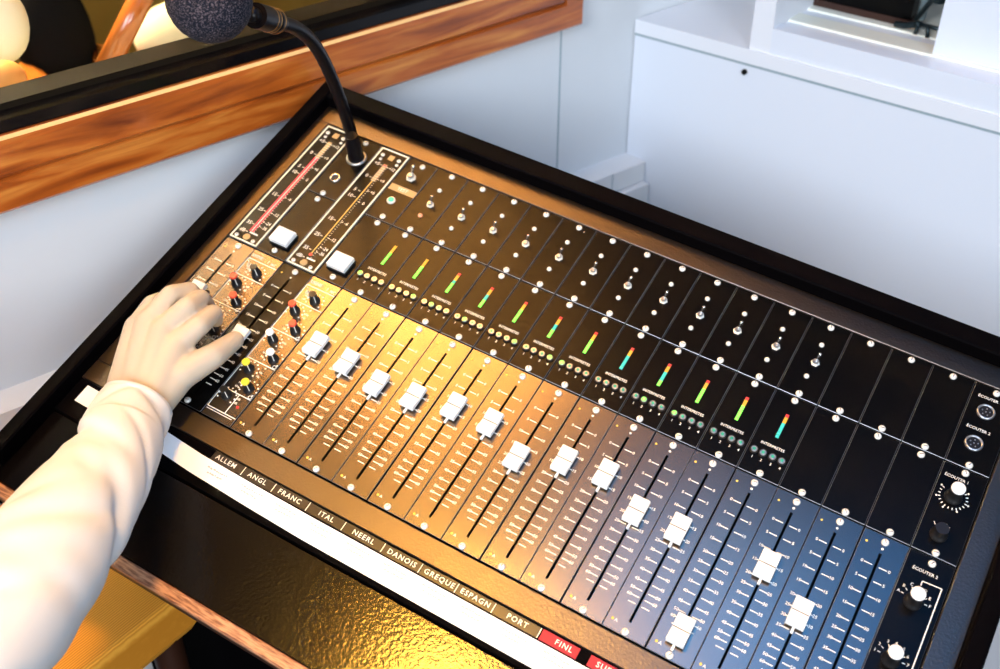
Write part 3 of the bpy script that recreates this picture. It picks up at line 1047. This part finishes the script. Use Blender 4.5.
# mustard stool under the front edge
def hz(u, v, z):
    d = M3 @ (RC.transposed() @ V(((u - 500) / F, -(v - 334.5) / F, -1)))
    c = M3 @ CP; t = (z - c.z) / d.z; p_ = c + d * t
    return V((p_.x * mm, p_.y * mm, BASEZ + z * mm))
zt = -330
pA, pB = hz(60, 552, zt), hz(189, 650, zt)
e = (pB - pA).normalized(); back = V((-e.y, e.x, 0)); 
pA2 = pB - e * .42
pB = pB + back * .05 - e * .06; pA2 = pB - e * .28
quad = [pB, pA2, pA2 - back * .40, pB - back * .40]
stool = empty('stool', 'mustard ribbed fabric stool tucked below the front edge of the console', 'stool', Matrix.Translation(V(((quad[0].x + quad[2].x) / 2, (quad[0].y + quad[2].y) / 2, 0))))
SO = stool.matrix_world.translation.copy(); tfs = lambda p: V(p) - SO
N, L, b_ = nodes(m_mustard)
tc = N.new('ShaderNodeTexCoord'); mp = N.new('ShaderNodeMapping'); mp.inputs['Rotation'].default_value = (0, 0, -math.atan2(e.y, e.x))
wv = N.new('ShaderNodeTexWave'); wv.inputs['Scale'].default_value = 110; wv.inputs['Distortion'].default_value = 1.5
bp = N.new('ShaderNodeBump'); bp.inputs['Strength'].default_value = .3; bp.inputs['Distance'].default_value = .001
L.new(tc.outputs['Object'], mp.inputs[0]); L.new(mp.outputs[0], wv.inputs[0]); L.new(wv.outputs['Fac'], bp.inputs['Height']); L.new(bp.outputs[0], b_.inputs['Normal'])
rr = N.new('ShaderNodeValToRGB'); rr.color_ramp.elements[0].color = (.66, .25, .02, 1); rr.color_ramp.elements[1].color = (.92, .42, .05, 1)
L.new(wv.outputs['Fac'], rr.inputs[0]); L.new(rr.outputs[0], b_.inputs['Base Color'])
q = MB(); cq = sum(quad, V((0, 0, 0))) / 4
lay = []
for (sc_, dz) in ((.97, -.06), (1., -.05), (1., -.012), (.985, -.003), (.95, 0)):
    lay.append([cq + (p - cq) * sc_ + V((0, 0, dz)) for p in quad])
fsq = [(3, 2, 1, 0)]
for k in range(4):
    for i in range(4):
        j = (i + 1) % 4; fsq.append((k * 4 + i, k * 4 + j, k * 4 + 4 + j, k * 4 + 4 + i))
fsq.append((16, 17, 18, 19))
q.add(sum(lay, []), fsq, m_mustard)
q.build('seat_cushion', stool, tfs)
for p in quad:
    q = MB(); c_ = cq + (p - cq) * .85
    q.lathe((c_.x, c_.y, 0), [(.012, 0), (.018, c_.z - .055)], m_side, 12); q.build('leg', stool, tfs)

# ---- the room beyond the glass
q = MB()
sbox(q, -2600, 1500, -2200, -2150, ZF, 1500, m_ochre); struct(q.build('wall_booth', None, ident))
q = MB(); sbox(q, -2600, 1500, -2150, -120, ZF - 50, ZF, m_floor); struct(q.build('floor_booth', None, ident))


def gA(u, v, n_):
    d = M3 @ (RC.transposed() @ V(((u - 500) / F, -(v - 334.5) / F, -1)))
    c = M3 @ CP - V((P0.x, P0.y, 0)); nn = c.dot(NW); t = (n_ - nn) / d.dot(NW); p_ = c + d * t
    return (p_.dot(D1), n_, p_.z)


m_blackf = mat('black_upholstery', (.004, .004, .005), .8, 0, .1)
m_creamf = mat('cream_cushion', (.75, .68, .45), .8)
m_gloss = mat('glossy_orange_wood', (.42, .12, .02), .2, coat=.5)


def blob(q, c, r, m, seg=24):
    vs = []; fs = []
    for a in range(13):
        t = math.pi * a / 12
        for k in range(seg):
            p_ = 2 * math.pi * k / seg
            vs.append(A(c[0] + r[0] * math.sin(t) * math.cos(p_), c[1] + r[1] * math.sin(t) * math.sin(p_), c[2] + r[2] * math.cos(t)))
    for a in range(12):
        for k in range(seg):
            j = (k + 1) % seg; fs.append((a * seg + k, (a + 1) * seg + k, (a + 1) * seg + j, a * seg + j))
    q.add(vs, fs, m, True)


def chair(name, label, cu, cv_, n_, wpx, hpx, seatc, backc):
    """armchair seen through the glass: rounded back at the given spot, seat, arms, legs"""
    s, n2, z = gA(cu, cv_, n_)
    t = empty(name, label, 'chair', Matrix.Translation(A(s, n_ + 150, ZF)))
    o = t.matrix_world.translation.copy(); tf = lambda p: V(p) - o
    q = MB(); blob(q, (s, n_, z), (wpx, 50, hpx), backc); q.build('backrest', t, tf)
    q = MB(); blob(q, (s, n_ + 220, z - hpx - 60), (wpx * .9, 230, 60), seatc); q.build('seat', t, tf)
    for sx in (-1, 1):
        q = MB(); q.tube([A(s + sx * wpx * .9, n_, z - hpx * .3), A(s + sx * wpx, n_ + 150, z - hpx * .35), A(s + sx * wpx, n_ + 330, z - hpx * .5), A(s + sx * wpx, n_ + 360, ZF + 2)], .022, m_gloss, 10)
        q.build('arm', t, tf)
        q = MB(); q.tube([A(s + sx * wpx * .8, n_, z - hpx * .6), A(s + sx * wpx * .85, n_ - 40, ZF + 2)], .02, m_gloss, 10); q.build('leg', t, tf)
    return t


q = MB()
s, n_, z = gA(60, 30, -420)
chair('armchair', 'black padded armchair behind the glass at the upper left', 56, 42, -800, 68, 132, m_blackf, m_blackf)
# cream clad chair at far left, glossy rail, cream cushion by the microphone
s, n_, z = gA(2, 25, -330)
q = MB(); blob(q, gA(-6, 22, -230), (38, 40, 50), m_creamf); o = q.build('cushion', None, ident)
tagm(o, 'pale cream cushion behind the glass at the far left edge', 'cushion')
q = MB(); a_, b2 = gA(100, 80, -230), gA(160, -40, -230)
q.tube([A(*a_), A(*b2)], .015, m_gloss, 16); q.tube([A(a_[0], a_[1], a_[2]), A(a_[0], a_[1], ZF + 1)], .012, m_gloss, 12)
tagm(q.build('wooden_post', None, ident), 'slanted glossy orange wooden rail behind the glass', 'rail')
q = MB(); blob(q, gA(178, 35, -700), (80, 50, 60), m_creamf)
tagm(q.build('cushion', None, ident), 'pale cream cushion behind the glass beside the microphone head', 'cushion')
q = MB(); blob(q, gA(3, 80, -130), (26, 22, 22), mat('orange_fabric', (.62, .27, .06), .7))
tagm(q.build('cushion', None, ident), 'orange cushion behind the glass at the lower left of the window', 'cushion')


# ================================================================= LIGHTS
def area(name, loc, target, size, power, col, sy=None, spread=180):
    l = bpy.data.lights.new(name, 'AREA'); l.energy = power; l.color = col; l.size = size
    l.spread = math.radians(spread)
    if sy: l.shape = 'RECTANGLE'; l.size_y = sy
    o = bpy.data.objects.new(name, l); COL.objects.link(o); o.location = loc
    d = (V(target) - V(loc)).normalized(); o.rotation_euler = d.to_track_quat('-Z', 'Y').to_euler()
    return o


def refl(px_, t):
    """ceiling-lamp place: along the mirrored line of sight off the panel"""
    x = at(*px_); d = (x - CP).normalized(); r = V((d.x, d.y, -d.z)); return W(x + r * t)


area('warm_lamp', refl((425, 300), 1500), W((100, -190, 0)), .6, 6.4, (1, .43, .085), spread=90)
area('warm_lamp', refl((445, 700), 1500), W((290, -480, 0)), .16, 3.0, (1, .50, .07), spread=60)
area('cool_lamp', refl((670, 640), 1700), W((430, -330, 0)), .5, .9, (.16, .50, 1), spread=85)
area('blue_window', W((900, 150, 1500)), W((560, -250, 0)), .9, 1.5, (.01, .33, 1), spread=100)
area('daylight', (2.7, -2.7, 2.2), W((100, 200, 0)), 1.4, 96, (.87, .94, 1.))
area('cabinet_fill', (.3, -2.3, 2.3), A(560, 260, -100), 1.0, 11, (.84, .91, 1.), spread=70)  # unseen fill light added to brighten the cabinet face and nearby wall
area('booth_lamp', A(-300, -1500, 1700), A(-400, -700, 100), .6, 70, (1, .80, .45), spread=90)
w = bpy.data.worlds.new('world'); sc.world = w; w.use_nodes = True
w.node_tree.nodes['Background'].inputs[0].default_value = (.6, .75, 1, 1)
w.node_tree.nodes['Background'].inputs[1].default_value = .06

# ================================================================= CAMERA
cam = bpy.data.cameras.new('camera'); co = bpy.data.objects.new('camera', cam); COL.objects.link(co)
cam.sensor_fit = 'HORIZONTAL'; cam.sensor_width = 36; cam.lens = F / 1000 * 36
cam.clip_start = .02
rot = M3 @ RC.transposed()
co.matrix_world = Matrix.Translation(W(CP)) @ rot.to_4x4()
cam.dof.use_dof = True; cam.dof.focus_distance = 1.02; cam.dof.aperture_fstop = 6
sc.camera = co
vs_ = sc.view_settings
vs_.view_transform = 'Standard'; vs_.look = 'None'; vs_.gamma = 1; vs_.use_curve_mapping = False; vs_.exposure = 0
